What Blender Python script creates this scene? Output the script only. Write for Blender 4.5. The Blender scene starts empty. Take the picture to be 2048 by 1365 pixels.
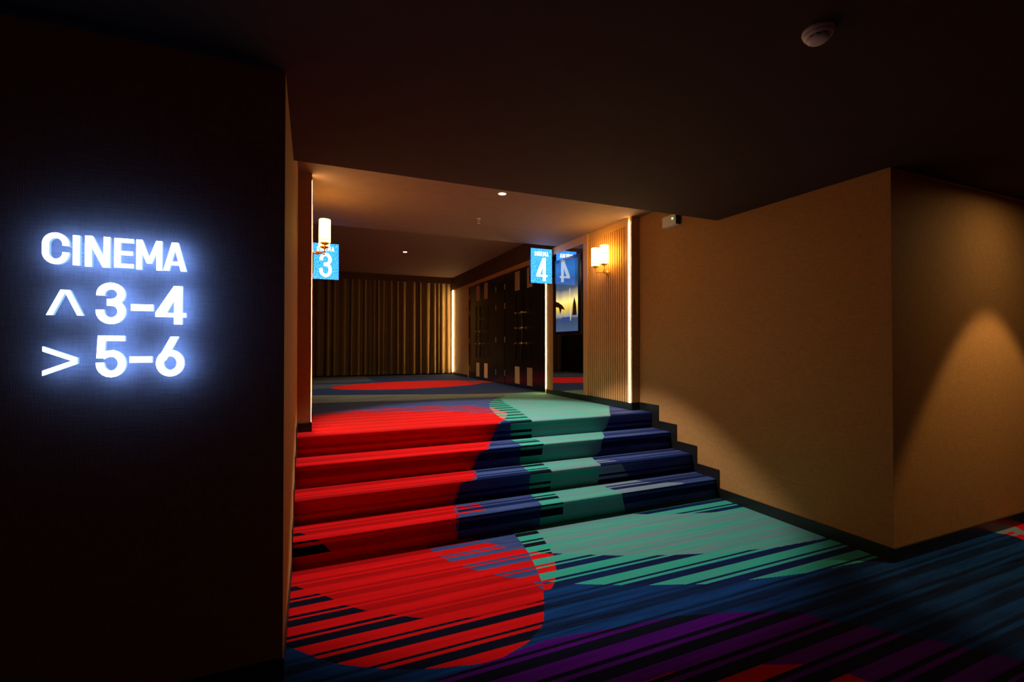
import bpy, bmesh, math, random
import numpy as np
from mathutils import Vector

random.seed(7)
S = bpy.context.scene
C = S.collection

# ------------------------------------------------------------------ camera
cam_data = bpy.data.cameras.new('camera')
cam_data.sensor_width = 36.0
cam_data.lens = 936.8755 * 36.0 / 2048.0
cam_data.clip_start = 0.02
cam = bpy.data.objects.new('camera', cam_data)
cam.location = (0, 0, 1.4)
cam.rotation_euler = (math.radians(90.622), 0, -math.radians(23.262))
C.objects.link(cam)
S.camera = cam

# ------------------------------------------------------------------ world, exposure
W = bpy.data.worlds.new('world')
W.use_nodes = True
W.node_tree.nodes['Background'].inputs[0].default_value = (0.0, 0.0, 0.0, 1)
W.node_tree.nodes['Background'].inputs[1].default_value = 0.0
S.world = W
S.view_settings.view_transform = 'Standard'
S.view_settings.look = 'None'
S.view_settings.gamma = 1.0
S.view_settings.exposure = 0.0
S.view_settings.use_curve_mapping = False

# ------------------------------------------------------------------ light levels (each lamp is built further down with its fixture)
WARM = (1.0, 0.60, 0.24)
NEUTRAL = (1.0, 0.86, 0.70)
P_STAIR = 275.0     # downlight over the stair head
P_FAR = 160.0       # downlight in the far lobby
P_SIDE = 80.0      # downlight over the side passage
E_LED = 52.0
E_SHADE = 16.0
E_LETTER = 27.0
E_SIGN = 5.0

# ------------------------------------------------------------------ measured geometry
XR, XL = 3.477, -0.103          # walls beside the stair
XC, XP = 0.006, 3.365           # panel fronts left / right
Y0, T, R = 3.2697, 0.297, 0.1672
L = 4 * R                       # landing height
YC = 4.365                      # front of the panels
YH, ZC = 3.244, 2.571           # end and height of the low ceiling
ZU, YU = 2.885, 6.13            # ceiling over the landing
ZF = 3.16                       # far lobby ceiling
YS, YK = 2.208, 1.824           # sign wall, corner of the big wall
YB = 12.15                      # back wall
YE = Y0 + 3 * T                 # landing edge


# ------------------------------------------------------------------ materials
def nodes_of(name):
    m = bpy.data.materials.new(name)
    m.use_nodes = True
    return m, m.node_tree.nodes, m.node_tree.links, m.node_tree.nodes['Principled BSDF']


def mat(name, col, rough=0.6, metal=0.0, spec=0.5, noise=0.0, nscale=8.0, bump=0.0, bscale=200.0, stretch=(1, 1, 1), sheen=0.0):
    m, N, K, b = nodes_of(name)
    b.inputs['Roughness'].default_value = rough
    b.inputs['Metallic'].default_value = metal
    b.inputs['Specular IOR Level'].default_value = spec
    if sheen:
        b.inputs['Sheen Weight'].default_value = sheen
    tc = N.new('ShaderNodeTexCoord')
    mp = N.new('ShaderNodeMapping')
    mp.inputs['Scale'].default_value = stretch
    K.new(tc.outputs['Object'], mp.inputs['Vector'])
    nz = N.new('ShaderNodeTexNoise')
    nz.inputs['Scale'].default_value = nscale
    nz.inputs['Detail'].default_value = 5
    K.new(mp.outputs[0], nz.inputs['Vector'])
    rp = N.new('ShaderNodeValToRGB')
    lo = [c * (1 - noise) for c in col]
    hi = [min(1, c * (1 + noise)) for c in col]
    rp.color_ramp.elements[0].position = 0.3
    rp.color_ramp.elements[1].position = 0.7
    rp.color_ramp.elements[0].color = (*lo, 1)
    rp.color_ramp.elements[1].color = (*hi, 1)
    K.new(nz.outputs['Fac'], rp.inputs['Fac'])
    K.new(rp.outputs['Color'], b.inputs['Base Color'])
    if bump:
        nb = N.new('ShaderNodeTexNoise')
        nb.inputs['Scale'].default_value = bscale
        K.new(mp.outputs[0], nb.inputs['Vector'])
        bp = N.new('ShaderNodeBump')
        bp.inputs['Strength'].default_value = bump
        bp.inputs['Distance'].default_value = 0.003
        K.new(nb.outputs['Fac'], bp.inputs['Height'])
        K.new(bp.outputs['Normal'], b.inputs['Normal'])
    return m


def emit(name, col, strength):
    m, N, K, b = nodes_of(name)
    b.inputs['Base Color'].default_value = (0.02, 0.02, 0.02, 1)
    b.inputs['Emission Color'].default_value = (*col, 1)
    b.inputs['Emission Strength'].default_value = strength
    return m


def woven(name, col):
    """linen wallpaper: fine crossed threads"""
    m, N, K, b = nodes_of(name)
    b.inputs['Roughness'].default_value = 0.75
    b.inputs['Specular IOR Level'].default_value = 0.25
    tc = N.new('ShaderNodeTexCoord')
    outs = []
    for sc in ((260, 260, 16), (16, 16, 260)):
        mp = N.new('ShaderNodeMapping')
        mp.inputs['Scale'].default_value = sc
        K.new(tc.outputs['Object'], mp.inputs['Vector'])
        nz = N.new('ShaderNodeTexNoise')
        nz.inputs['Scale'].default_value = 1.0
        nz.inputs['Detail'].default_value = 2
        K.new(mp.outputs[0], nz.inputs['Vector'])
        outs.append(nz)
    ad = N.new('ShaderNodeMath')
    ad.operation = 'ADD'
    K.new(outs[0].outputs['Fac'], ad.inputs[0])
    K.new(outs[1].outputs['Fac'], ad.inputs[1])
    rp = N.new('ShaderNodeMapRange')
    rp.inputs['From Min'].default_value = 0.7
    rp.inputs['From Max'].default_value = 1.3
    rp.inputs['To Min'].default_value = 0.82
    rp.inputs['To Max'].default_value = 1.15
    K.new(ad.outputs[0], rp.inputs['Value'])
    mx = N.new('ShaderNodeMix')
    mx.data_type = 'RGBA'
    mx.blend_type = 'MULTIPLY'
    mx.inputs['Factor'].default_value = 1
    mx.inputs['A'].default_value = (*col, 1)
    K.new(rp.outputs[0], mx.inputs['B'])
    K.new(mx.outputs['Result'], b.inputs['Base Color'])
    bp = N.new('ShaderNodeBump')
    bp.inputs['Strength'].default_value = 0.35
    bp.inputs['Distance'].default_value = 0.002
    K.new(ad.outputs[0], bp.inputs['Height'])
    K.new(bp.outputs['Normal'], b.inputs['Normal'])
    return m


def carpet_material():
    m, N, K, b = nodes_of('printed_carpet')
    b.inputs['Roughness'].default_value = 0.95
    b.inputs['Specular IOR Level'].default_value = 0.05
    b.inputs['Sheen Weight'].default_value = 0.16
    b.inputs['Sheen Roughness'].default_value = 0.25
    a1 = N.new('ShaderNodeAttribute'); a1.attribute_name = 'dye_a'
    a2 = N.new('ShaderNodeAttribute'); a2.attribute_name = 'dye_b'
    tc = N.new('ShaderNodeTexCoord')
    mp = N.new('ShaderNodeMapping'); mp.inputs['Scale'].default_value = (1.6, 26, 26)
    K.new(tc.outputs['Object'], mp.inputs['Vector'])
    nz = N.new('ShaderNodeTexNoise'); nz.inputs['Scale'].default_value = 1.0
    nz.inputs['Detail'].default_value = 6; nz.inputs['Roughness'].default_value = 0.65
    K.new(mp.outputs[0], nz.inputs['Vector'])
    mr = N.new('ShaderNodeMapRange')
    mr.inputs['From Min'].default_value = 0.36; mr.inputs['From Max'].default_value = 0.64
    K.new(nz.outputs['Fac'], mr.inputs['Value'])
    mx = N.new('ShaderNodeMix'); mx.data_type = 'RGBA'
    K.new(mr.outputs[0], mx.inputs['Factor'])
    K.new(a1.outputs['Color'], mx.inputs['A']); K.new(a2.outputs['Color'], mx.inputs['B'])
    K.new(mx.outputs['Result'], b.inputs['Base Color'])
    nb = N.new('ShaderNodeTexNoise'); nb.inputs['Scale'].default_value = 320
    K.new(tc.outputs['Object'], nb.inputs['Vector'])
    bp = N.new('ShaderNodeBump'); bp.inputs['Strength'].default_value = 0.5; bp.inputs['Distance'].default_value = 0.004
    K.new(nb.outputs['Fac'], bp.inputs['Height']); K.new(bp.outputs['Normal'], b.inputs['Normal'])
    return m


def sign_blue():
    """backlit blue acrylic with a starry speckle print"""
    m, N, K, b = nodes_of('backlit_blue_print')
    tc = N.new('ShaderNodeTexCoord')
    nz = N.new('ShaderNodeTexNoise'); nz.inputs['Scale'].default_value = 75; nz.inputs['Detail'].default_value = 3
    K.new(tc.outputs['Object'], nz.inputs['Vector'])
    rp = N.new('ShaderNodeValToRGB')
    e = rp.color_ramp.elements
    e[0].position = 0.42; e[0].color = (0.0, 0.05, 0.30, 1)
    e[1].position = 0.62; e[1].color = (0.04, 0.26, 1.0, 1)
    K.new(nz.outputs['Fac'], rp.inputs['Fac'])
    mp = N.new('ShaderNodeMapping'); mp.inputs['Scale'].default_value = (2, 2, 7); mp.inputs['Rotation'].default_value = (0, 0.35, 0)
    K.new(tc.outputs['Object'], mp.inputs['Vector'])
    n2 = N.new('ShaderNodeTexNoise'); n2.inputs['Scale'].default_value = 2.2; n2.inputs['Detail'].default_value = 2
    K.new(mp.outputs[0], n2.inputs['Vector'])
    r2 = N.new('ShaderNodeMapRange'); r2.inputs['From Min'].default_value = 0.46; r2.inputs['From Max'].default_value = 0.66
    r2.inputs['To Max'].default_value = 0.75
    K.new(n2.outputs['Fac'], r2.inputs['Value'])
    mx = N.new('ShaderNodeMix'); mx.data_type = 'RGBA'
    mx.inputs['B'].default_value = (0.02, 0.14, 0.85, 1)
    K.new(r2.outputs[0], mx.inputs['Factor']); K.new(rp.outputs['Color'], mx.inputs['A'])
    K.new(mx.outputs['Result'], b.inputs['Emission Color'])
    b.inputs['Base Color'].default_value = (0.02, 0.04, 0.1, 1)
    b.inputs['Emission Strength'].default_value = E_SIGN * 0.90
    b.inputs['Roughness'].default_value = 0.2
    return m


def screen_picture():
    """plain glowing picture: night blue above, a yellow glow, a pale band below"""
    m, N, K, b = nodes_of('screen_picture')
    tc = N.new('ShaderNodeTexCoord')
    sp = N.new('ShaderNodeSeparateXYZ'); K.new(tc.outputs['Object'], sp.inputs[0])
    nz = N.new('ShaderNodeTexNoise'); nz.inputs['Scale'].default_value = 4; nz.inputs['Detail'].default_value = 4
    K.new(tc.outputs['Object'], nz.inputs['Vector'])
    ad = N.new('ShaderNodeMath'); ad.operation = 'MULTIPLY_ADD'
    ad.inputs[1].default_value = 0.10
    K.new(nz.outputs['Fac'], ad.inputs[0]); K.new(sp.outputs['Z'], ad.inputs[2])
    mr = N.new('ShaderNodeMapRange'); mr.inputs['From Min'].default_value = 0.11; mr.inputs['From Max'].default_value = 1.15
    K.new(ad.outputs[0], mr.inputs['Value'])
    rp = N.new('ShaderNodeValToRGB')
    e = rp.color_ramp.elements
    e[0].position = 0.0; e[0].color = (0.05, 0.08, 0.16, 1)
    e[1].position = 1.0; e[1].color = (0.01, 0.05, 0.16, 1)
    for p_, c_ in ((0.16, (0.03, 0.05, 0.10)), (0.20, (0.20, 0.22, 0.24)), (0.29, (0.60, 0.42, 0.06)), (0.40, (1.0, 0.78, 0.22)),
                   (0.48, (0.45, 0.36, 0.20)), (0.57, (0.06, 0.08, 0.12)), (0.7, (0.015, 0.05, 0.12)), (0.85, (0.02, 0.10, 0.25))):
        q = rp.color_ramp.elements.new(p_); q.color = (*c_, 1)
    K.new(mr.outputs[0], rp.inputs['Fac'])
    K.new(rp.outputs['Color'], b.inputs['Emission Color'])
    b.inputs['Base Color'].default_value = (0.01, 0.01, 0.01, 1)
    b.inputs['Emission Strength'].default_value = 1.3
    b.inputs['Roughness'].default_value = 0.05
    return m


M = {
    'wall': woven('linen_wallpaper', (0.46, 0.25, 0.092)),
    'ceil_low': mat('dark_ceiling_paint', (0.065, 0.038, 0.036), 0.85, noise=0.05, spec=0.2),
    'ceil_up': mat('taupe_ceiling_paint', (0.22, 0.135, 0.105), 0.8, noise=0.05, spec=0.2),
    'ceil_far': mat('brown_ceiling_paint', (0.13, 0.085, 0.05), 0.8, noise=0.05, spec=0.2),
    'base': mat('black_baseboard', (0.012, 0.012, 0.014), 0.35, noise=0.1),
    'wood': mat('oak_veneer', (0.72, 0.39, 0.15), 0.5, noise=0.06, nscale=5, stretch=(14, 14, 1)),
    'lacquer': mat('black_lacquer', (0.010, 0.009, 0.009), 0.22, noise=0.2, spec=0.5),
    'mirror': mat('smoked_mirror', (0.55, 0.55, 0.57), 0.02, metal=1.0, noise=0.0),
    'bezel': mat('black_bezel', (0.012, 0.012, 0.014), 0.2, noise=0.1),
    'brass': mat('brushed_brass', (0.75, 0.48, 0.18), 0.3, metal=1.0, noise=0.1, nscale=30),
    'plate': mat('tan_laminate', (0.62, 0.42, 0.24), 0.45, noise=0.08),
    'darkmetal': mat('dark_steel', (0.05, 0.045, 0.04), 0.3, metal=1.0, noise=0.1),
    'steel': mat('satin_steel', (0.8, 0.72, 0.6), 0.45, metal=1.0, noise=0.05),
    'white': mat('white_plastic', (0.72, 0.72, 0.73), 0.45, noise=0.04),
    'black': mat('black_plastic', (0.02, 0.02, 0.022), 0.5, noise=0.1),
    'curtain': mat('taupe_curtain', (0.25, 0.17, 0.065), 0.9, noise=0.15, nscale=12, stretch=(20, 20, 4), bump=0.2, bscale=60, sheen=0.15),
    'led': emit('warm_led', (1.0, 0.62, 0.24), E_LED),
    'shade': emit('glowing_glass_shade', (1.0, 0.56, 0.07), E_SHADE),
    'lamp': emit('downlight_lens', (1.0, 0.72, 0.38), 200.0),
    'sidelamp': emit('side_downlight_lens', (1.0, .66, .30), 420.0),
    'face': emit('letter_face', (0.66, 0.84, 1.0), 5.0),
    'letterside': emit('letter_side', (0.25, 0.45, 1.0), 1.3),
    'halo': emit('letter_halo', (0.042, 0.14, 1.0), E_LETTER),
    'signwhite': emit('backlit_white', (0.9, 0.95, 1.0), E_SIGN),
    'signblue': sign_blue(),
    'green': emit('green_indicator', (0.25, 1.0, 0.2), 3.0),
    'picture': screen_picture(),
    'carpet': carpet_material(),
}


# ------------------------------------------------------------------ helpers
def tag(o, label=None, cat=None, group=None, kind=None):
    if label: o['label'] = label
    if cat: o['category'] = cat
    if group: o['group'] = group
    if kind: o['kind'] = kind
    return o


def empty(name, loc, label=None, cat=None, group=None):
    o = bpy.data.objects.new(name, None)
    o.location = loc
    o.empty_display_size = 0.05
    C.objects.link(o)
    return tag(o, label, cat, group)


def obj(name, bm, m, parent=None, smooth=False, loc=None):
    me = bpy.data.meshes.new(name)
    bm.normal_update()
    bm.to_mesh(me)
    bm.free()
    for mm in (m if isinstance(m, (list, tuple)) else [m]):
        me.materials.append(mm)
    if smooth:
        for p in me.polygons: p.use_smooth = True
    o = bpy.data.objects.new(name, me)
    C.objects.link(o)
    if loc is not None: o.location = loc
    if parent is not None: o.parent = parent
    return o


def add_box(bm, x0, x1, y0, y1, z0, z1, bevel=0.0):
    r = bmesh.ops.create_cube(bm, size=1.0)
    for v in r['verts']:
        v.co = Vector(((x0 + x1) / 2 + v.co.x * (x1 - x0), (y0 + y1) / 2 + v.co.y * (y1 - y0), (z0 + z1) / 2 + v.co.z * (z1 - z0)))
    if bevel:
        es = list({e for v in r['verts'] for e in v.link_edges})
        bmesh.ops.bevel(bm, geom=es, offset=bevel, segments=2, affect='EDGES', profile=0.5)
    return bm


def box(*a, **k):
    return add_box(bmesh.new(), *a, **k)


def add_lathe(bm, prof, seg=32, centre=(0, 0, 0), axis='Z'):
    rings = []
    for r, h in prof:
        ring = []
        for i in range(seg):
            a = 2 * math.pi * i / seg
            if axis == 'Z': p = (r * math.cos(a), r * math.sin(a), h)
            elif axis == 'X': p = (h, r * math.cos(a), r * math.sin(a))
            else: p = (r * math.sin(a), h, r * math.cos(a))
            ring.append(bm.verts.new((p[0] + centre[0], p[1] + centre[1], p[2] + centre[2])))
        rings.append(ring)
    for a, b in zip(rings, rings[1:]):
        for i in range(seg):
            bm.faces.new((a[i], a[(i + 1) % seg], b[(i + 1) % seg], b[i]))
    for ring in (rings[0], rings[-1]):
        bm.faces.new(ring)
    bmesh.ops.recalc_face_normals(bm, faces=bm.faces[:])
    return bm


def lathe(prof, **k):
    return add_lathe(bmesh.new(), prof, **k)


def add_tube(bm, pts, rad, seg=10):
    pts = [Vector(p) for p in pts]
    rings = []
    for i, p in enumerate(pts):
        t = (pts[min(i + 1, len(pts) - 1)] - pts[max(i - 1, 0)]).normalized()
        a = t.cross(Vector((0, 0, 1)))
        if a.length < 1e-3: a = t.cross(Vector((1, 0, 0)))
        a.normalize()
        b = t.cross(a)
        rings.append([bm.verts.new(p + rad * (a * math.cos(2 * math.pi * k / seg) + b * math.sin(2 * math.pi * k / seg))) for k in range(seg)])
    for a, b in zip(rings, rings[1:]):
        for i in range(seg):
            bm.faces.new((a[i], a[(i + 1) % seg], b[(i + 1) % seg], b[i]))
    bm.faces.new(rings[0]); bm.faces.new(rings[-1])
    bmesh.ops.recalc_face_normals(bm, faces=bm.faces[:])
    return bm


def tube(pts, rad, seg=10):
    return add_tube(bmesh.new(), pts, rad, seg)


def prism_yz(poly, x0, x1):
    bm = bmesh.new()
    a = [bm.verts.new((x0, y, z)) for y, z in poly]
    b = [bm.verts.new((x1, y, z)) for y, z in poly]
    n = len(poly)
    bm.faces.new(a); bm.faces.new(b)
    for i in range(n):
        bm.faces.new((a[i], a[(i + 1) % n], b[(i + 1) % n], b[i]))
    bmesh.ops.recalc_face_normals(bm, faces=bm.faces[:])
    return bm


def struct(name, bm, m, parent=None):
    return tag(obj(name, bm, m, parent), kind='structure')


# ------------------------------------------------------------------ carpet print
RED = ((.78, .006, .010), (.60, .004, .008))
REDD = ((.50, .003, .007), (.38, .003, .006))
DARK = ((.005, .006, .026), (.003, .003, .014))
DBLUE = ((.004, .020, .130), (.004, .010, .060))
BLUE = ((.004, .065, .300), (.005, .024, .120))
BLUE2 = ((.003, .030, .140), (.003, .008, .035))
TEAL = ((.025, .45, .37), (.06, .41, .38))
TEALG = ((.08, .35, .36), (.19, .28, .38))
PURP = ((.10, .002, .27), (.060, .002, .19))
VIOL = ((.050, .105, .33), (.035, .050, .20))
GREY = ((.34, .42, .38), (.16, .22, .25))
GREYD = ((.16, .20, .22), (.06, .09, .14))
PALE = ((.22, .32, .46), (.16, .25, .38))
DULL = ((.45, .03, .02), (.30, .03, .02))
TEALM = ((.04, .43, .36), (.13, .36, .37))
PAL = [RED, REDD, DARK, DBLUE, BLUE, BLUE2, TEAL, TEALG, PURP, VIOL, GREY, GREYD, PALE, DULL, TEALM]
(iRED, iREDD, iDARK, iDBLUE, iBLUE, iBLUE2, iTEAL, iTEALG, iPURP, iVIOL, iGREY, iGREYD, iPALE, iDULL, iTEALM) = range(15)
PERIOD = 0.186


def stripe(v):
    """one repeat: broad dark bar, thin light, thin dark, broad light"""
    q = (v - 2.590) % PERIOD
    return q < 0.060 or 0.084 <= q < 0.108      # True = dark bar


def ip(x, pts):
    a = np.array(sorted(pts))
    return np.interp(x, a[:, 0], a[:, 1])


A_R = [(1.963, .80), (2.014, .946), (2.097, 1.057), (2.13, 1.09), (2.285, 1.174), (2.487, 1.264), (2.664, 1.312), (2.871, 1.359), (3.078, 1.388), (3.232, 1.397), (3.3, 1.4)]
A_L = [(1.963, .70), (2.013, .503), (2.084, .321), (2.135, .235), (2.206, .125), (2.278, .043), (2.34, -.012), (2.412, -.074), (2.6, -.3), (2.9, -.5), (3.3, -.6)]
B_C = [(2.30, 1.25), (2.552, 1.208), (2.635, 1.096), (2.722, 1.01), (2.825, .93), (2.917, .866), (3.009, .819), (3.108, .78), (3.215, .761), (3.3, .75)]
O_R = [(2.20, 1.0), (2.316, 1.177), (2.431, 1.307), (2.516, 1.373), (2.615, 1.427), (2.797, 1.504), (2.904, 1.397), (2.967, 1.338), (3.029, 1.254), (3.146, 1.167), (3.223, 1.116), (3.3, 1.06)]
C_C = [(-.5, 3.5), (-.1, 3.05), (.037, 2.889), (.104, 2.81), (.188, 2.686), (.277, 2.594), (.4, 2.504), (.486, 2.439), (.567, 2.394), (.7, 2.33), (.831, 2.305), (.898, 2.29), (1.159, 2.316), (1.25, 2.33)]
T_BOT = [(1.2, 2.56), (1.321, 2.473), (1.457, 2.387), (1.59, 2.324), (1.706, 2.267), (1.817, 2.219), (2.0, 2.151), (2.146, 2.091), (2.276, 2.059), (2.611, 1.988), (2.908, 1.935), (3.14, 1.923), (3.31, 1.905), (3.6, 1.90)]
T_SB = [(1.507, 2.811), (1.7, 2.709), (1.873, 2.617), (2.074, 2.531), (2.304, 2.449), (2.597, 2.36), (2.995, 2.278), (3.376, 2.25)]
T_ST = [(2.2, 3.4), (2.453, 3.217), (2.623, 3.125), (2.84, 3.051), (3.089, 2.974), (3.454, 2.903)]
K_R = [(2.80, 1.50), (2.887, 1.524), (2.983, 1.545), (3.085, 1.568), (3.168, 1.579), (3.3, 1.59)]
P_TOP = [(-.3, 1.80), (.2, 1.90), (.6, 1.95), (1.04, 2.0), (1.206, 1.977), (1.75, 1.906), (2.05, 1.815), (2.24, 1.74), (2.38, 1.678), (2.45, 1.55), (2.56, 1.468), (2.63, 1.369), (2.75, 1.25), (3.0, .9)]
R_TOP = [(1.0, 1.50), (1.27, 1.593), (1.415, 1.594), (1.586, 1.556), (1.78, 1.493), (1.9, 1.44), (2.0, 1.40), (2.08, 1.35), (2.12, 1.28), (2.3, .8)]


def dye_low(u, v):
    s = stripe(v)
    q = (v - 2.590) % PERIOD
    broad = q >= 0.108
    out = np.full(u.shape, iBLUE2 if s else iBLUE)
    # purple disc
    k = (v < ip(u, P_TOP)) & (u > -.2)
    out[k] = iDARK if s else iPURP
    k &= (v < ip(u, R_TOP)) & (u > .95)
    if broad: out[k] = iREDD
    # teal disc
    ar = ip(v, A_R) if v >= 1.963 else -9
    orr = ip(v, O_R)
    t = (u > ar) & (v > ip(u, T_BOT)) & (u < 3.6)
    if v > 2.2:
        k = (u > ar) & (u < orr) & (v < 2.9)
        if s: out[k] = iRED
    if not s:
        out[t] = iTEAL
        out[t & (v > ip(u, T_SB)) & (v < ip(u, T_ST)) & (u > 1.56)] = iTEALM
    else:
        out[t] = iDBLUE
        sol = t & (v > ip(u, T_SB)) & (v < ip(u, T_ST)) & (u > 1.5)
        out[sol] = iTEALG
        if v > 2.80:
            out[t & (u < ip(v, K_R))] = iDARK
        if v > 2.2:
            out[t & (u < orr)] = iRED
    # red disc
    if v >= 1.963:
        a = (u < ar) & (u > ip(v, A_L))
        cc = ip(u, C_C)
        below = a & (v < cc)
        out[below] = iDARK if s else iRED
        sol = a & (v >= cc) & (u <= ip(v, B_C))
        out[sol] = iREDD if s else iRED
        mid = a & (v >= cc) & (u > ip(v, B_C)) & (u < orr)
        out[mid] = iVIOL if s else iRED
        out[a & (v >= cc) & (u > ip(v, B_C)) & (u >= orr)] = iVIOL
    # next repeat of the print round the corner
    k = u > 4.74 + .02 * math.sin(v * 30)
    k &= v < 2.1
    if k.any() and v > 1.2:
        out[k] = iPALE
        if s: out[k & (u < 4.86)] = iRED
        e1 = ip(v, [(1.2, 4.5), (1.739, 4.961), (1.876, 5.085), (2.1, 5.3)])
        out[k & (u > e1)] = iRED
        out[k & (u > e1 + .16)] = iDBLUE
    return out


RR = [(3.2, .96), (3.45, .969), (3.484, .983), (3.674, 1.014), (3.73, 1.03), (3.897, 1.08), (3.91, 1.21), (4.127, 1.28), (4.2, 1.272), (4.343, 1.351), (4.363, 1.414), (4.66, 1.56), (4.79, 1.618), (5.059, 1.815), (5.373, 1.974), (5.59, 1.965), (5.95, 1.99), (6.2, 1.7)]
TL = [(3.2, 1.63), (3.49, 1.662), (3.73, 1.688), (3.95, 1.703), (4.2, 1.735), (4.42, 1.757), (4.7, 1.777), (5.01, 1.768), (5.237, 1.801), (5.686, 1.905), (5.855, 1.944), (6.34, 2.117), (6.66, 2.305), (7.03, 2.55), (7.28, 2.75), (7.37, 3.0), (7.42, 3.5)]
KR = [(3.2, 1.846), (3.43, 1.847), (3.65, 1.883), (3.9, 1.90), (4.2, 1.95), (4.48, 1.995), (4.83, 2.0), (5.46, 2.158), (6.19, 2.285), (6.7, 2.42), (7.2, 2.7)]
TR = [(3.2, 2.463), (3.43, 2.41), (3.69, 2.36), (3.99, 2.417), (4.16, 2.476), (4.24, 2.60), (4.36, 2.62), (4.43, 2.69), (4.65, 2.81), (4.7, 2.87), (4.85, 2.933), (5.45, 3.34), (5.6, 3.9)]
RT = [(-.2, 5.98), (.02, 6.015), (.448, 6.08), (1.1, 5.908), (1.593, 5.641), (1.9, 5.30)]
RS = [(-.2, 6.1), (.6, 6.34), (1.19, 6.36), (1.76, 6.16), (2.0, 5.93), (2.05, 5.6)]


def dye_up(u, v):
    s = stripe(v)
    out = np.full(u.shape, iVIOL)
    if v < 5.2:
        out[:] = iDBLUE if s else iVIOL
    elif v > 7.0:
        out[:] = iDBLUE if s else iBLUE
    # pale band across the lobby
    lo = ip(u, [(0, 7.17), (1.3, 7.0), (3.4, 7.0)])
    hi = ip(u, [(0, 8.245), (1.286, 7.80), (2.541, 7.40), (3.4, 7.3)])
    out[(v > lo) & (v < hi)] = iGREYD if s else iGREY
    # far red disc
    out[((u - 1.78) / 1.45) ** 2 + ((v - 9.6 - .12 * (u - 1.78)) / .85) ** 2 < 1] = iRED
    out[(u > 2.9) & (v > 9.45 + .1 * (u - 2.9)) & (v < 10.25 - .5 * (u - 2.9))] = iDULL
    if v > 10.7 or (v > 9.3 and v < 10.3):
        out[(out == iBLUE) & (u < 1.2)] = iGREYD
    # red sweep down the stair
    rr = ip(v, RR)
    if v < 6.4:
        inner = (u < rr) & (v < ip(u, RT))
        outer = (u < rr + .02) & (v < ip(u, RS)) & ~inner
        out[inner] = iREDD if s else iRED
        out[outer] = iVIOL if s else iREDD
        if 3.49 < v < 3.65 and not s:
            out[(u >= rr) & (u < 1.22)] = iRED
        if v < 3.62 and s:
            out[u < (3.62 - v) * .8 - .1] = iDARK
    # teal disc
    if v < 7.42:
        t = (u > ip(v, TL)) & (u < ip(v, TR))
        red = (u < rr) & (v > 5.0) & (v < 5.95)
        if s:
            key = t & (u < ip(v, KR))
            out[t & ~key] = iTEALG
            out[key] = iDARK
            out[key & red] = iRED
        else:
            out[t] = iTEAL
            out[t & (u >= ip(v, KR))] = iTEALM
            ext = (u >= ip(v, TR)) & (u < ip(v, [(3.3, 2.5), (3.45, 3.1), (3.6, 2.8), (3.9, 2.62), (4.0, 2.6), (4.1, 2.3)]))
            if 3.42 < v < 4.05: out[ext] = iPALE
    return out


def carpet(name, prof, v0, v1, dv, u0, u1, dye, du=0.004, parent=None):
    """carpet face following prof(v) -> (y, z); runs of one dye in each row become one quad"""
    us = np.arange(u0, u1 + 1e-6, du)
    um = (us[:-1] + us[1:]) / 2
    n = max(1, int(round((v1 - v0) / dv)))
    vs = np.linspace(v0, v1, n + 1)
    verts, faces, ids = [], [], []
    for a, b in zip(vs[:-1], vs[1:]):
        c = dye(um, (a + b) / 2)
        cut = np.nonzero(np.diff(c))[0] + 1
        st = np.concatenate(([0], cut)); en = np.concatenate((cut, [len(c)]))
        (ya, za), (yb, zb) = prof(a), prof(b)
        for i, j in zip(st, en):
            k = len(verts)
            verts += [(us[i], ya, za), (us[j], ya, za), (us[j], yb, zb), (us[i], yb, zb)]
            faces.append((k, k + 1, k + 2, k + 3)); ids.append(int(c[i]))
    me = bpy.data.meshes.new(name)
    me.from_pydata(verts, [], faces)
    for w, an in ((0, 'dye_a'), (1, 'dye_b')):
        at = me.color_attributes.new(an, 'FLOAT_COLOR', 'CORNER')
        tab = np.array([(*p[w], 1.0) for p in PAL], dtype=np.float32)
        at.data.foreach_set('color', np.repeat(tab[np.array(ids)], 4, axis=0).ravel())
    me.materials.append(M['carpet'])
    o = bpy.data.objects.new(name, me)
    C.objects.link(o)
    if parent is not None: o.parent = parent
    return o


# ------------------------------------------------------------------ the setting: floors
fl = carpet('floor', lambda v: (v, 0.0), 1.15, Y0 + .01, 0.0062, -3.0, 6.6, dye_low)
tag(fl, 'printed carpet of the lower hall with red and teal discs on navy stripes', kind='structure')
f2 = carpet('floor_side', lambda v: (v, 0.0), -2.6, 1.15, 0.0155, -3.0, 6.6, dye_low, du=.02)
tag(f2, kind='structure')
struct('floor_slab', box(-3.0, 6.6, -2.6, Y0 + .02, -0.12, -0.004), M['base'])


def landing_prof(v):
    return (v - L, L)


fu = carpet('floor_landing', landing_prof, YE + L + .035, YB + L, 0.0078, XL - .3, 3.62, dye_up)
tag(fu, 'printed carpet of the upper landing with red sweep and pale teal disc', kind='structure')

# stair: each step is one carpeted riser and tread with a rounded nosing
stair = empty('staircase', ((XL + XR) / 2, Y0, 0), 'carpeted staircase of four low steps up to the landing', 'staircase')
stair.location = (0, 0, 0)
NR = 0.026


def step_prof(k):
    yb = Y0 + (k - 1) * T
    zb, zt = (k - 1) * R, k * R
    va = yb + zb

    def f(v):
        s = v - va
        if s <= R - NR: return (yb, zb + s)
        q = s - (R - NR)
        if q < 2 * NR:
            a = q / (2 * NR) * math.pi / 2
            return (yb - .012 * math.sin(2 * a) + NR - NR * math.cos(a), zt - NR + NR * math.sin(a))
        return (yb + (s - R), zt)
    return f, va


for k in range(1, 5):
    f, va = step_prof(k)
    length = R + T if k < 4 else R + .035
    carpet('step', f, va, va + length, 0.0065, XL + .006, XR - .012, dye_up, parent=stair)
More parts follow.
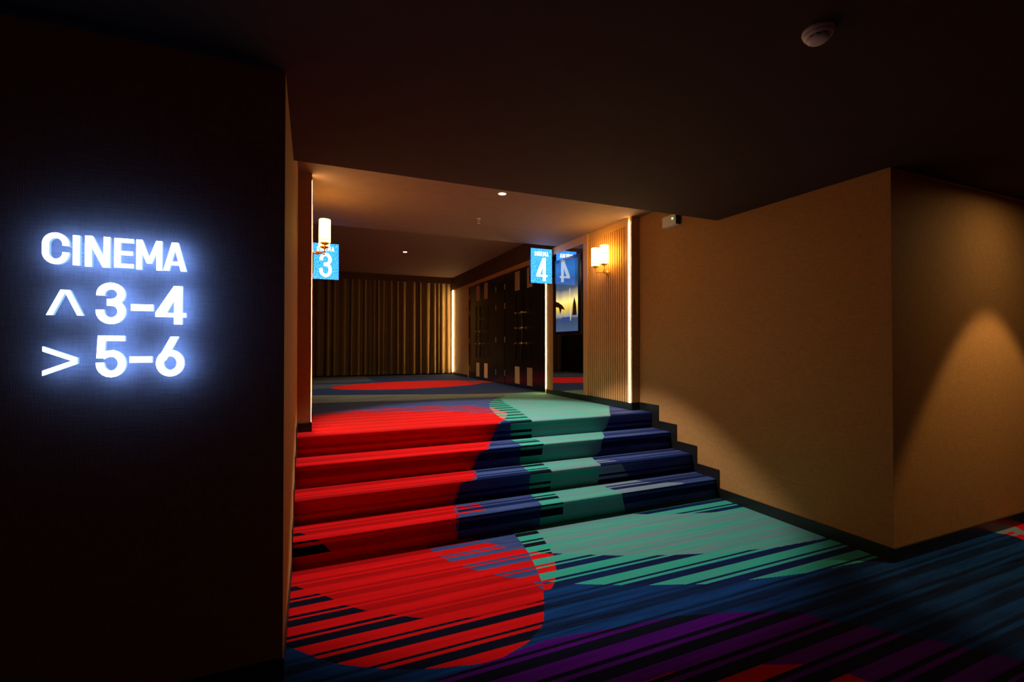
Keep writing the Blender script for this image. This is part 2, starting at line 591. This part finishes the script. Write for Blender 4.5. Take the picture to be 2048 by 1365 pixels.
# solid core under the carpet
for k in range(1, 5):
    struct('stair_core' if k == 1 else 'stair_core', box(XL, XR, Y0 + (k - 1) * T + .03, Y0 + k * T + .03 if k < 4 else YB, (k - 1) * R - (.12 if k == 1 else 0), k * R - .006), M['base'])

# ------------------------------------------------------------------ the setting: walls and ceilings
struct('wall_sign', box(-3.0, XL, YS, YS + .25, 0, ZC), M['wall'])
struct('wall_left', box(XL - .22, XL, YS + .25, YC + .02, 0, ZU), M['wall'])
struct('wall_right', box(XR, XR + .18, YK, YC + 1.1, 0, ZU), M['wall'])
struct('wall_corner', box(XR + .18, 6.6, YK, YK + .18, 0, ZC), M['wall'])
struct('wall_side_end', box(6.6, 6.75, -2.6, YK + .18, 0, ZC), M['wall'])
struct('wall_behind', box(-3.0, 6.6, -2.75, -2.6, 0, ZC), M['wall'])
struct('wall_side_start', box(-3.15, -3.0, -2.75, YS + .25, 0, ZC), M['wall'])
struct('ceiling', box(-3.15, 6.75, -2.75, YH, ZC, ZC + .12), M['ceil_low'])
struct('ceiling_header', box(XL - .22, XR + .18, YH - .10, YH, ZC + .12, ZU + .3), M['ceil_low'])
struct('ceiling_landing', box(XL - .22, XR + .18, YH, YU, ZU, ZU + .28), M['ceil_up'])
struct('ceiling_lobby', box(XL - .22, XR + .3, YU, YB + .1, ZF, ZF + .1), M['ceil_up'])
struct('wall_back', box(XL - .22, XR + .3, YB, YB + .1, L, ZF), M['ceil_far'])
# lobby side walls behind the panels
struct('wall_lobby_right', box(XP + .09, XR + .3, YC + 1.0, YB, L, ZF), M['ceil_far'])
struct('wall_lobby_left', box(XL - .22, XC - .03, YC + .02, YB, L, ZF), M['lacquer'])
struct('wall_over_doors', box(XP, XP + .09, 6.26, YB, 2.84, ZF), M['ceil_far'])

# baseboards
bh, bt = .088, .012
ys = [3.234, 3.505, 3.777, 4.048]
poly = [(YK, 0), (YK, bh), (ys[0], bh)]
for k, yy in enumerate(ys):
    poly += [(yy, (k + 1) * R + bh)]
    if k < 3: poly += [(ys[k + 1], (k + 1) * R + bh)]
poly += [(YC, L + bh), (YC, L)]
for k in (3, 2, 1, 0):
    poly += [(Y0 + k * T + .045, (k + 1) * R - .004), (Y0 + k * T + .045, k * R - .004)] if k else [(Y0 + .045, R - .004), (Y0 + .045, 0)]
struct('baseboard_right', prism_yz(poly, XR - bt, XR - .0002), M['base'])
polyl = [(YS, 0)] + [(a, b) for a, b in poly[1:]]
polyl[1] = (YS, bh)
struct('baseboard_left', prism_yz(polyl, XL + .0002, XL + .006), M['base'])
struct('baseboard_sign', box(-3.0, XL + .006, YS - bt, YS - .0002, 0, bh), M['base'])
struct('baseboard_corner', box(XR - bt, 6.6, YK - bt, YK - .0002, 0, bh), M['base'])


# ------------------------------------------------------------------ slatted oak panels with LED line
def slat_panel(side):
    """side +1: right of the stair head, -1: left"""
    xf = XP if side > 0 else XC
    depth = (XR - XP) if side > 0 else (XC - XL)
    t = empty('slatted_panel', (xf, YC, L),
              'oak slatted wall panel with a glowing line, between the steps and the smoked mirror' if side > 0 else
              'slatted wall panel with a glowing line on the cinema 3 side of the stair head', 'wall panel')

    def X(a, b):       # depth behind the front, as local x
        return (a, b) if side > 0 else (-b, -a)
    y1 = 5.385 - YC
    h = ZU - L - .002
    obj('backing', box(*X(.022, depth - .001), .004, y1, 0, h), M['wood'], t)
    obj('end_cap', box(*X(.0, depth - .001), 0, .004, .07, h), M['wall'], t)
    obj('stile', box(*X(0, .022), .004, .032, .08, h), M['wood'], t)
    obj('stile', box(*X(0, .022), .062, .098, .08, h), M['wood'], t)
    obj('stile', box(*X(-.012, .022), y1 - .105, y1, .08, h), M['wood'], t)
    obj('top_rail', box(*X(0, .022), .098, y1 - .105, h - .085, h), M['wood'], t)
    obj('plinth', box(*X(-.006, .022), -.006, y1, 0, .08), M['base'], t)
    if side < 0:
        obj('plinth_return', box(*X(-.006, depth), -.008, 0, 0, .075), M['base'], t)
    else:
        obj('plinth_return', box(*X(-.006, depth - .014), -.008, 0, 0, bh), M['base'], t)
    obj('led_strip', box(*X(-.004 if side > 0 else -.001, .020), .036, .056, .085, h - .045), M['led'], t)
    n = 18
    a, b = .10, y1 - .107
    p = (b - a) / n
    me = None
    for i in range(n):
        if me is None:
            o = obj('slat', box(*X(.002, .022), -.0, p * .62, .08, h - .085, bevel=.003), M['wood'], t)
            me = o.data
        else:
            o = bpy.data.objects.new('slat', me); C.objects.link(o); o.parent = t
        o.location = (0, a + i * p + p * .19, 0)
    return t


slat_panel(1)
slat_panel(-1)


# ------------------------------------------------------------------ mirror bay with the wall screen
t = empty('mirror_bay', (XP, 5.385, L), 'smoked mirror panel with black plinth between slatted panel and lobby doors', 'mirror')
obj('mirror_glass', box(.0, .012, .004, .871, .075, 2.11), M['mirror'], t)
obj('backing', box(.013, .088, .004, .871, .0, 2.11), M['bezel'], t)
obj('plinth', box(-.004, .012, .001, .872, .0, .074), M['base'], t)
obj('top_rail', box(-.008, .088, .001, .872, 2.111, 2.214), M['wood'], t)

t = empty('wall_screen', (XP - .001, 5.45, 1.56), 'tall wall screen showing a glowing yellow and blue picture, on the smoked mirror', 'screen')
obj('bezel', box(-.010, 0, 0, .73, 0, 1.11, bevel=.003), M['bezel'], t)
obj('display', box(-.0115, -.0102, .07, .69, .05, 1.06), M['picture'], t)
# plain shapes printed in the picture: brown branch, rock spire, light streak, title block


def picture_shape(pts, m):
    bm = bmesh.new()
    bm.faces.new([bm.verts.new((-.0117, a, b)) for a, b in pts][::-1])
    return obj('picture_shape', bm, m, t)


BR = mat('print_brown', (.09, .03, .01), .5, noise=.3, nscale=20)
picture_shape([(.42, .36), (.50, .43), (.60, .475), (.69, .50), (.69, .42), (.60, .40), (.56, .30), (.52, .38)], BR)
picture_shape([(.10, .27), (.22, .27), (.20, .42), (.165, .53), (.12, .42)], BR)
picture_shape([(.262, .20), (.272, .20), (.292, .66), (.285, .66)], emit('print_light', (1.0, .85, .5), 1.2))
picture_shape([(.28, .19), (.52, .19), (.52, .255), (.28, .255)], emit('print_title', (.05, .12, .45), .5))

# ------------------------------------------------------------------ oak pilasters with LED lines along the lobby
def pilaster(name, side, ya, yb, led_at, label, z1=2.84, proud=.005):
    xf = XP if side > 0 else XC
    t = empty(name, (xf, ya, L), label, 'wall panel')

    def X(a, b): return (a, b) if side > 0 else (-b, -a)
    w = yb - ya
    h = z1 - L
    dd = .089 if side > 0 else .034
    la, lb = led_at - ya, led_at - ya + .028
    if la > .02: obj('board', box(*X(0, dd), .002, la, .0, h), M['wood'], t)
    if lb < w - .004: obj('board', box(*X(0, dd), lb, w, .0, h), M['wood'], t)
    obj('led_channel', box(*X(.02, dd), la, lb, 0, h), M['wood'], t)
    obj('led_strip', box(*X(-proud, .0198), la + .004, lb - .004, .075, h - .01), M['led'], t)
    obj('plinth', box(*X(-.004, 0), .002, min(w, la if la > .1 else w), 0, .06), M['base'], t)
    return t


pilaster('pilaster', 1, 6.26, 6.515, 6.478, 'narrow oak pilaster with a glowing line between mirror and lobby doors', proud=.004)
pilaster('pilaster', 1, 10.42, 11.72, 11.66, 'wide oak board with a glowing line beside the curtain, past the doors', proud=.018)

# head trim over the doors
struct('trim_1', box(XP - .012, XP + .088, 6.518, 10.418, 2.775, 2.839), M['wood'])


# ------------------------------------------------------------------ lobby doors
def double_door(name, yc, first):
    w = .853
    z0, z1 = L + .005, 2.774
    xd = XP + .028
    fr = obj(name, box(xd + .042, xd + .060, yc - w - .045, yc + w + .045, z0, z1), M['lacquer'])
    tag(fr, 'black lacquered double door with tan plates, %s' % ('beside the narrow oak pilaster' if first else 'beside the wide oak board and curtain'), kind='structure')
    me = {}
    for s in (-1, 1):
        a, b = (yc - w, yc - .003) if s < 0 else (yc + .003, yc + w)
        lf = obj('leaf', box(xd, xd + .041, a, b, z0 + .004, z1 - .004, bevel=.004), M['lacquer'], fr)
        pa, pb = sorted((yc + s * .155, yc + s * .36))
        for za, zb in ((2.395, 2.735), (.73, 1.035)):
            obj('inlay_plate', box(xd - .004, xd - .0002, pa, pb, za, zb, bevel=.001), M['plate'], lf)
        hy = yc + s * .13
        obj('pull_bar', tube([(xd - .085, hy, 1.16), (xd - .085, hy, 2.26)], .013), M['darkmetal'], lf, True)
        for z in (1.45, 1.715, 1.98):
            obj('standoff', lathe([(.010, -.084), (.010, -.012), (.022, -.012), (.022, -.0002)], seg=14, centre=(xd, hy, z), axis='X'), M['brass'], lf)
            obj('end_knob', lathe([(.006, -.110), (.016, -.106), (.019, -.098), (.019, -.084)], seg=12, centre=(xd, hy, z), axis='X'), M['steel'], lf)
        ey = yc + s * (w - .012)
        for z in (2.53, 2.165, 1.525, .885):
            obj('hinge', tube([(xd - .004, ey, z - .055), (xd - .004, ey, z + .055)], .007, 8), M['steel'], lf)
    for e in (yc - w - .024, yc + w + .024):
        obj('jamb', box(xd - .006, xd + .042, e - .02, e + .02, z0, z1), M['lacquer'], fr)
    return fr


double_door('door_1', 7.393, True)
double_door('door_2', 9.54, False)
struct('trim_2', box(XP + .022, XP + .088, 8.292, 8.641, L + .005, 2.774), M['lacquer'])


# ------------------------------------------------------------------ wall sconces
def sconce(side, y, label):
    x = XP if side > 0 else XC
    t = empty('wall_sconce', (x, y, 2.30), label, 'wall lamp')
    s = -1 if side > 0 else 1
    obj('backplate', lathe([(.030, 0), (.034, s * .006), (.030, s * .014), (.012, s * .020)], axis='X', seg=28), M['brass'], t, True)
    obj('drop_rod', tube([(s * .012, 0, -.02), (s * .012, 0, -.17)], .004, 8), M['brass'], t)
    obj('drop_finial', lathe([(.0015, -.19), (.007, -.18), (.004, -.168)], seg=12, centre=(s * .012, 0, 0)), M['brass'], t, True)
    obj('boss', lathe([(.004, -.022), (.018, -.014), (.022, 0), (.018, .014), (.004, .022)], seg=20, centre=(s * .05, 0, .012)), M['brass'], t, True)
    obj('wall_arm', tube([(s * .012, 0, .0), (s * .06, 0, .012)], .008), M['brass'], t)
    for q in (-1, 1):
        yy = q * .095
        arm = obj('lamp_arm', tube([(s * .05, 0, .012)] + [(s * (.05 + .065 * math.sin(f * math.pi / 2)), yy * f, .012) for f in (.25, .5, .75, 1)] + [(s * .115, yy, .03), (s * .115, yy, .085)], .0065), M['brass'], t, True)
        obj('cup', lathe([(.008, .070), (.026, .078), (.040, .086), (.042, .094), (.03, .098)], centre=(s * .115, yy, 0), seg=28), M['brass'], t, True)
        sh = obj('shade', lathe([(.040, .098), (.050, .100), (.052, .104), (.052, .312), (.050, .316), (.047, .316), (.046, .300)], centre=(s * .115, yy, 0), seg=36), M['shade'], t, True)
        obj('shade_ring', lathe([(.0525, .117), (.0535, .118), (.0535, .121), (.0525, .122)], centre=(s * .115, yy, 0), seg=36), M['brass'], sh, True)
    return t


sconce(1, 4.835, 'brass two-lamp wall sconce with glowing shades, next to the cinema 4 sign and mirror')
sconce(-1, 4.93, 'brass two-lamp wall sconce with glowing shades, near the cinema 3 sign')


# ------------------------------------------------------------------ glyph outlines (local x right, z up)
def arc(cx, cy, rx, ry, a0, a1, n=14):
    return [(cx + rx * math.cos(math.radians(a0 + (a1 - a0) * i / n)), cy + ry * math.sin(math.radians(a0 + (a1 - a0) * i / n))) for i in range(n + 1)]


def ribbon(pts, th):
    """outline of a constant-width stroke as a list of quads"""
    P = [Vector(p) for p in pts]
    Lr, Rr = [], []
    for i, p in enumerate(P):
        if i == 0: t = (P[1] - P[0]).normalized()
        elif i == len(P) - 1: t = (P[-1] - P[-2]).normalized()
        else: t = ((P[i] - P[i - 1]).normalized() + (P[i + 1] - P[i]).normalized()).normalized()
        n = Vector((-t.y, t.x))
        Lr.append(p + n * th / 2); Rr.append(p - n * th / 2)
    return [[Rr[i], Rr[i + 1], Lr[i + 1], Lr[i]] for i in range(len(P) - 1)]


def glyph(ch, w, h, th):
    q = th / 2
    rc = lambda a, b, c, d: [(a, c), (b, c), (b, d), (a, d)]
    if ch == 'I': return [rc(0, w, 0, h)]
    if ch == '-': return [rc(0, w, 0, h)]
    if ch == 'E':
        return [rc(0, th, 0, h), rc(th, w, 0, th * .8), rc(th, w * .95, h / 2 - th * .38, h / 2 + th * .42), rc(th, w, h - th * .8, h)]
    if ch == 'N':
        return [rc(0, th, 0, h), rc(w - th, w, 0, h), [(th * .05, h), (th * 1.12, h), (w - th * .05, 0), (w - th * 1.12, 0)]]
    if ch == 'M':
        t2 = th * .92
        return [rc(0, t2, 0, h), rc(w - t2, w, 0, h), [(0, h), (t2 * 1.05, h), (w / 2 + t2 * .45, h * .22), (w / 2 - t2 * .45, h * .22)],
                [(w, h), (w - t2 * 1.05, h), (w / 2 - t2 * .45, h * .22), (w / 2 + t2 * .45, h * .22)]]
    if ch == 'A':
        t2 = th * 1.0
        return [[(0, 0), (t2, 0), (w / 2 + t2 * .35, h), (w / 2 - t2 * .55, h)], [(w, 0), (w - t2, 0), (w / 2 - t2 * .35, h), (w / 2 + t2 * .55, h)],
                rc(w * .25, w * .75, h * .2, h * .2 + th * .75)]
    if ch == 'C':
        rx, ry = (w - th) / 2, h * .28
        pts = [(w - q, h * .60)] + arc(q + rx, h - q - ry, rx, ry, 0, 180) + arc(q + rx, q + ry, rx, ry, 180, 360) + [(w - q, h * .39)]
        return ribbon(pts, th)
    if ch == '3':
        rx = (w - th) / 2
        r1, r2 = h * .235 - q * .5, h * .265 - q * .5
        top = [(q + rx * .04, h * .685)] + arc(q + rx, h - q - r1, rx * .96, r1, 180, -60)
        top += [(q + rx * 1.15, h * .53), (q + rx * .62, h * .525)]
        bot = [(q + rx * .62, h * .525), (q + rx * 1.1, h * .52)] + arc(q + rx, q + r2, rx, r2, 62, -180) + [(q, h * .345)]
        return ribbon(top, th) + ribbon(bot, th)
    if ch == '5':
        rx, ry = (w - th) / 2, h * .29 - q * .5
        bowl = [(th * .7, h * .50), (q + rx * .5, h * .555)] + arc(q + rx, q + ry, rx, ry, 80, -180) + [(q, h * .355)]
        return [rc(w * .06, w * .95, h - th * .8, h), [(w * .02, h * .46), (th * 1.0, h * .46), (w * .06 + th * .95, h), (w * .06, h)]] + ribbon(bowl, th)
    if ch == '6':
        rx, ry = (w - th) / 2, h * .295 - q * .5
        ring = arc(q + rx, q + ry, rx, ry, 0, 360, 32)
        return ribbon(ring, th) + [[(w * .50, h), (w * .80, h), (th * 1.25, h * .40), (q * .35, h * .42)]]
    if ch == '4':
        a, b = w * .60, w * .60 + th * 1.08
        return [rc(a, b, 0, h), rc(0, w, h * .185, h * .185 + th * .66), [(a - th * .05, h), (b, h), (th * 1.15, h * .20), (0, h * .20), (0, h * .30)]]
    if ch == '^':
        k = w * .17
        return [[(0, 0), (k, 0), (w * .5 + k * .25, h), (w * .5 - k * .75, h)], [(w, 0), (w - k, 0), (w * .5 - k * .25, h), (w * .5 + k * .75, h)]]
    if ch == '>':
        k = h * .17
        return [[(0, 0), (0, k), (w, h * .5 + k * .4), (w, h * .5 - k * .62)], [(0, h), (0, h - k), (w, h * .5 - k * .4), (w, h * .5 + k * .62)]]
    return []


def glyph_mesh(ch, w, h, th, y_front, y_back, two=False):
    """extruded outline; front towards -y; slot 0 front, slot 1 sides and back"""
    bm = bmesh.new()
    for poly in glyph(ch, w, h, th):
        poly = [Vector(p) for p in poly]
        area = sum(poly[i].x * poly[(i + 1) % len(poly)].y - poly[(i + 1) % len(poly)].x * poly[i].y for i in range(len(poly)))
        if area < 0: poly = poly[::-1]
        f = [bm.verts.new((p.x, y_front, p.y)) for p in poly]
        b = [bm.verts.new((p.x, y_back, p.y)) for p in poly]
        n = len(poly)
        ff = bm.faces.new(f)
        bb = bm.faces.new(b[::-1]); bb.material_index = 1 if two else 0
        for i in range(n):
            s = bm.faces.new((f[(i + 1) % n], f[i], b[i], b[(i + 1) % n])); s.material_index = 2 if two else 0
    return bm


# ------------------------------------------------------------------ halo-lit wall sign
LET = [('C', 'letter', (-.8740, -.7987, 1.6924, 1.8056), .0195), ('I', 'letter', (-.7892, -.7692, 1.6923, 1.8006), .0195), ('N', 'letter', (-.7548, -.6821, 1.6898, 1.8026), .0195),
       ('E', 'letter', (-.6702, -.6119, 1.6919, 1.8015), .0195), ('M', 'letter', (-.6042, -.5237, 1.6890, 1.8016), .0195), ('A', 'letter', (-.5205, -.4446, 1.6900, 1.7998), .0195),
       ('^', 'arrow', (-.8611, -.7573, 1.5105, 1.6018), .02), ('3', 'numeral', (-.7227, -.6336, 1.4810, 1.6347), .025), ('-', 'dash', (-.6188, -.5498, 1.5326, 1.5573), .02),
       ('4', 'numeral', (-.5433, -.4453, 1.4839, 1.6317), .025), ('>', 'arrow', (-.8695, -.7733, 1.2947, 1.3989), .02), ('5', 'numeral', (-.7212, -.6313, 1.2844, 1.4384), .025),
       ('-', 'dash', (-.6217, -.5523, 1.3375, 1.3611), .02), ('6', 'numeral', (-.5407, -.4499, 1.2833, 1.4362), .025)]
SO = .066                        # how far the letter faces stand off the wall
KS = (YS - SO) / (YS - .035)
sg = empty('wall_sign', (-.66, YS - SO, 1.28), 'glowing white letters reading CINEMA 3-4 5-6 with two arrows on linen wallpaper', 'sign')
for ch, nm, (x0, x1, z0, z1), th in LET:
    x0, x1, th = x0 * KS, x1 * KS, th * KS
    z0, z1 = 1.4 + (z0 - 1.4) * KS, 1.4 + (z1 - 1.4) * KS
    o = obj(nm, glyph_mesh(ch, x1 - x0, z1 - z0, th, 0, .016, True), [M['face'], M['halo'], M['letterside']], sg, loc=(x0 + .66, 0, z0 - 1.28))
    g = glyph(ch, x1 - x0, z1 - z0, th)[0]
    px, pz = sum(p[0] for p in g) / len(g), sum(p[1] for p in g) / len(g)
    if ch != '^': obj('mounting_pin', tube([(px, .016, pz), (px, SO + .0002, pz)], .002, 6), M['white'], o)


# ------------------------------------------------------------------ hanging numbered light boxes
def box_sign(num, x0, y, z0, label):
    w, h, dp = .36, .522, .05
    t = empty('light_box', (x0, y, z0), label, 'sign')
    obj('case', box(0, w, .004, dp, 0, h, bevel=.003), M['bezel'], t)
    obj('face_panel', box(.005, w - .005, 0, .0038, .005, h - .005), M['signblue'], t)
    x = (w - .227) / 2
    for ch, ww in zip('CINEMA', (.030, .009, .030, .026, .038, .034)):
        obj('letter', glyph_mesh(ch, ww, .062, .0088, -.0022, -.0002), M['signwhite'], t, loc=(x, 0, h - .112))
        x += ww + .012
    obj('numeral', glyph_mesh(num, .165 if num == '3' else .175, .345, .043, -.0022, -.0002), M['signwhite'], t, loc=(.098, 0, .038))
    return t, w, h


t, w, h = box_sign('4', 2.972, 6.22, 2.332, 'blue backlit box sign reading CINEMA 4 beside the smoked mirror')
obj('wall_bracket', box(w - .002, XP - 2.972 - .0005, .012, .034, .10, .42), M['bezel'], t)
t, w, h = box_sign('3', .012, 7.20, 2.352, 'blue backlit box sign reading CINEMA 3 on the dark lobby wall')
obj('wall_bracket', box(XC - .03 - .012 + .0005, .002, .012, .034, .10, .42), M['bezel'], t)


# ------------------------------------------------------------------ curtain
def curtain(x0, x1, y, z0, z1, folds):
    bm = bmesh.new()
    n = folds * 12
    rnd = random.Random(5)
    wd = np.array([rnd.choice((.55, .7, .9, 1.2, 1.6)) for _ in range(folds)])
    edge = np.concatenate(([0], np.cumsum(wd))) / wd.sum() * folds
    am = [rnd.uniform(.45, 1.35) for _ in range(folds + 1)]
    sw = [rnd.uniform(-.02, .02) for _ in range(folds + 1)]
    rows = 14
    grid = []
    for j in range(rows + 1):
        f = j / rows
        z = z1 + (z0 - z1) * f
        row = []
        for i in range(n + 1):
            u = i / n * folds
            k = min(int(np.searchsorted(edge, u, side='right')) - 1, folds - 1)
            q = (u - edge[k]) / (edge[k + 1] - edge[k])
            g = q * q * (3 - 2 * q)
            a = am[k] * (1 - g) + am[k + 1] * g
            c = math.cos(2 * math.pi * q)
            dy = .05 * a * (.7 + .4 * f) * c
            dx = (sw[k] * (1 - g) + sw[k + 1] * g) * f + .010 * math.sin(4 * math.pi * q) * a
            row.append(bm.verts.new((x0 + (x1 - x0) * i / n + dx, y + dy, z)))
        grid.append(row)
    for a, b in zip(grid, grid[1:]):
        for i in range(n):
            bm.faces.new((a[i], a[i + 1], b[i + 1], b[i]))
    return bm


t = empty('curtain', (1.7, 11.9, L), 'long pleated taupe curtain covering the back of the lobby', 'curtain')
cl = obj('drape', curtain(XC + .02 - 1.7, XP - .02 - 1.7 + .06, 0, .03, ZF - L - .13, 21), M['curtain'], t, True)
obj('header_tape', box(XC + .02 - 1.7, XP - 1.7, -.012, .012, ZF - L - .135, ZF - L - .05), M['curtain'], t)
obj('track', box(XC + .02 - 1.7, XP + .04 - 1.7, -.02, .02, ZF - L - .049, ZF - L - .0005), M['darkmetal'], t)
struct('wall_valance', box(XC, XP, 11.70, 11.73, ZF - .16, ZF), M['ceil_far'])


# ------------------------------------------------------------------ downlights (fixture and its own lamp)
def downlight(x, y, z, r, power, angle, blend, label, col=WARM, aim=(0, 0), lens=None, off=''):
    t = empty('downlight' + off, (x, y, z), label, 'ceiling lamp')
    obj('trim_ring', lathe([(r * .78, -.001), (r * .80, -.007), (r * 1.0, -.006), (r * 1.06, -.001)], seg=36), M['white'], t, True)
    obj('lens' + off, lathe([(r * .76, -.0005), (r * .70, -.004), (r * .2, -.006)], seg=32), lens or M['lamp'], t, True)
    ld = bpy.data.lights.new('lamp_beam' + off, 'SPOT')
    ld.energy = power; ld.color = col; ld.spot_size = math.radians(angle); ld.spot_blend = blend; ld.shadow_soft_size = r
    lo = bpy.data.objects.new('lamp_beam' + off, ld)
    C.objects.link(lo); lo.parent = t; lo.location = (0, 0, -.03)
    lo.rotation_euler = (math.radians(aim[0]), math.radians(aim[1]), 0)
    return t


downlight(1.704, 4.205, ZU, .042, P_STAIR, 87, .22, 'small round downlight in the taupe ceiling above the stair head', NEUTRAL)
downlight(1.61, 8.80, ZF, .042, P_FAR, 110, .6, 'small round downlight in the middle of the higher lobby ceiling, between the doors', (1.0, .74, .45))
downlight(4.68, 1.205, ZC, .045, P_SIDE, 72, .25, 'round downlight over the side passage, washing the wall by the corner', lens=M['sidelamp'], off='_offscreen')


# ------------------------------------------------------------------ small ceiling and wall fittings
t = empty('smoke_detector', (1.721, 1.134, ZC), 'round white smoke detector on the dark low ceiling', 'smoke detector')
obj('base', lathe([(.052, 0), (.053, -.008), (.051, -.016)], seg=40), M['white'], t, True)
obj('body', lathe([(.050, -.016), (.046, -.026), (.030, -.027)], seg=40), M['white'], t, True)
obj('vent_slot', lathe([(.033, -.025), (.033, -.033)], seg=40), M['black'], t)
for i in range(10):
    a = 2 * math.pi * i / 10
    bm = box(-.003, .003, .0325, .037, -.036, -.024)
    o = obj('vent_rib', bm, M['white'], t); o.rotation_euler = (0, 0, a)
obj('cap', lathe([(.037, -.033), (.036, -.039), (.028, -.045), (.010, -.047)], seg=40), M['white'], t, True)


def sprinkler(x, y, z, label):
    t = empty('sprinkler', (x, y, z), label, 'sprinkler')
    obj('escutcheon', lathe([(.026, -.0005), (.024, -.006), (.010, -.008)], seg=24), M['steel'], t, True)
    obj('stem', lathe([(.007, -.006), (.007, -.030)], seg=12), M['steel'], t)
    obj('frame_arm', tube([(.008, 0, -.028), (.012, 0, -.045), (.003, 0, -.058)], .002, 6), M['steel'], t)
    obj('frame_arm', tube([(-.008, 0, -.028), (-.012, 0, -.045), (-.003, 0, -.058)], .002, 6), M['steel'], t)
    obj('deflector', lathe([(.016, -.058), (.016, -.060)], seg=20), M['steel'], t)


sprinkler(1.786, 5.139, ZU, 'small brass sprinkler head in the taupe ceiling over the landing')
sprinkler(1.60, 11.15, ZF, 'small sprinkler head in the higher lobby ceiling next to the curtain')

t = empty('emergency_light', (XR, 3.81, 2.70), 'small white box with a green indicator high on the linen wall above the steps', 'emergency light')
obj('cover', box(-.070, -.012, -.10, .10, -.055, .055, bevel=.004), M['white'], t)
obj('end_face', box(-.066, -.014, -.1025, -.1002, -.050, .050), M['black'], t)
obj('back_tray', box(-.012, -.0003, -.092, .092, -.048, .048), M['black'], t)
obj('indicator', lathe([(.009, -.0755), (.010, -.0702)], seg=16, centre=(0, -.055, .012), axis='X'), M['green'], t)
obj('cable', tube([(-.04, .09, .052), (-.045, .10, .085), (-.03, .105, .12), (-.02, .105, .1845)], .003, 8), M['steel'], t, True)
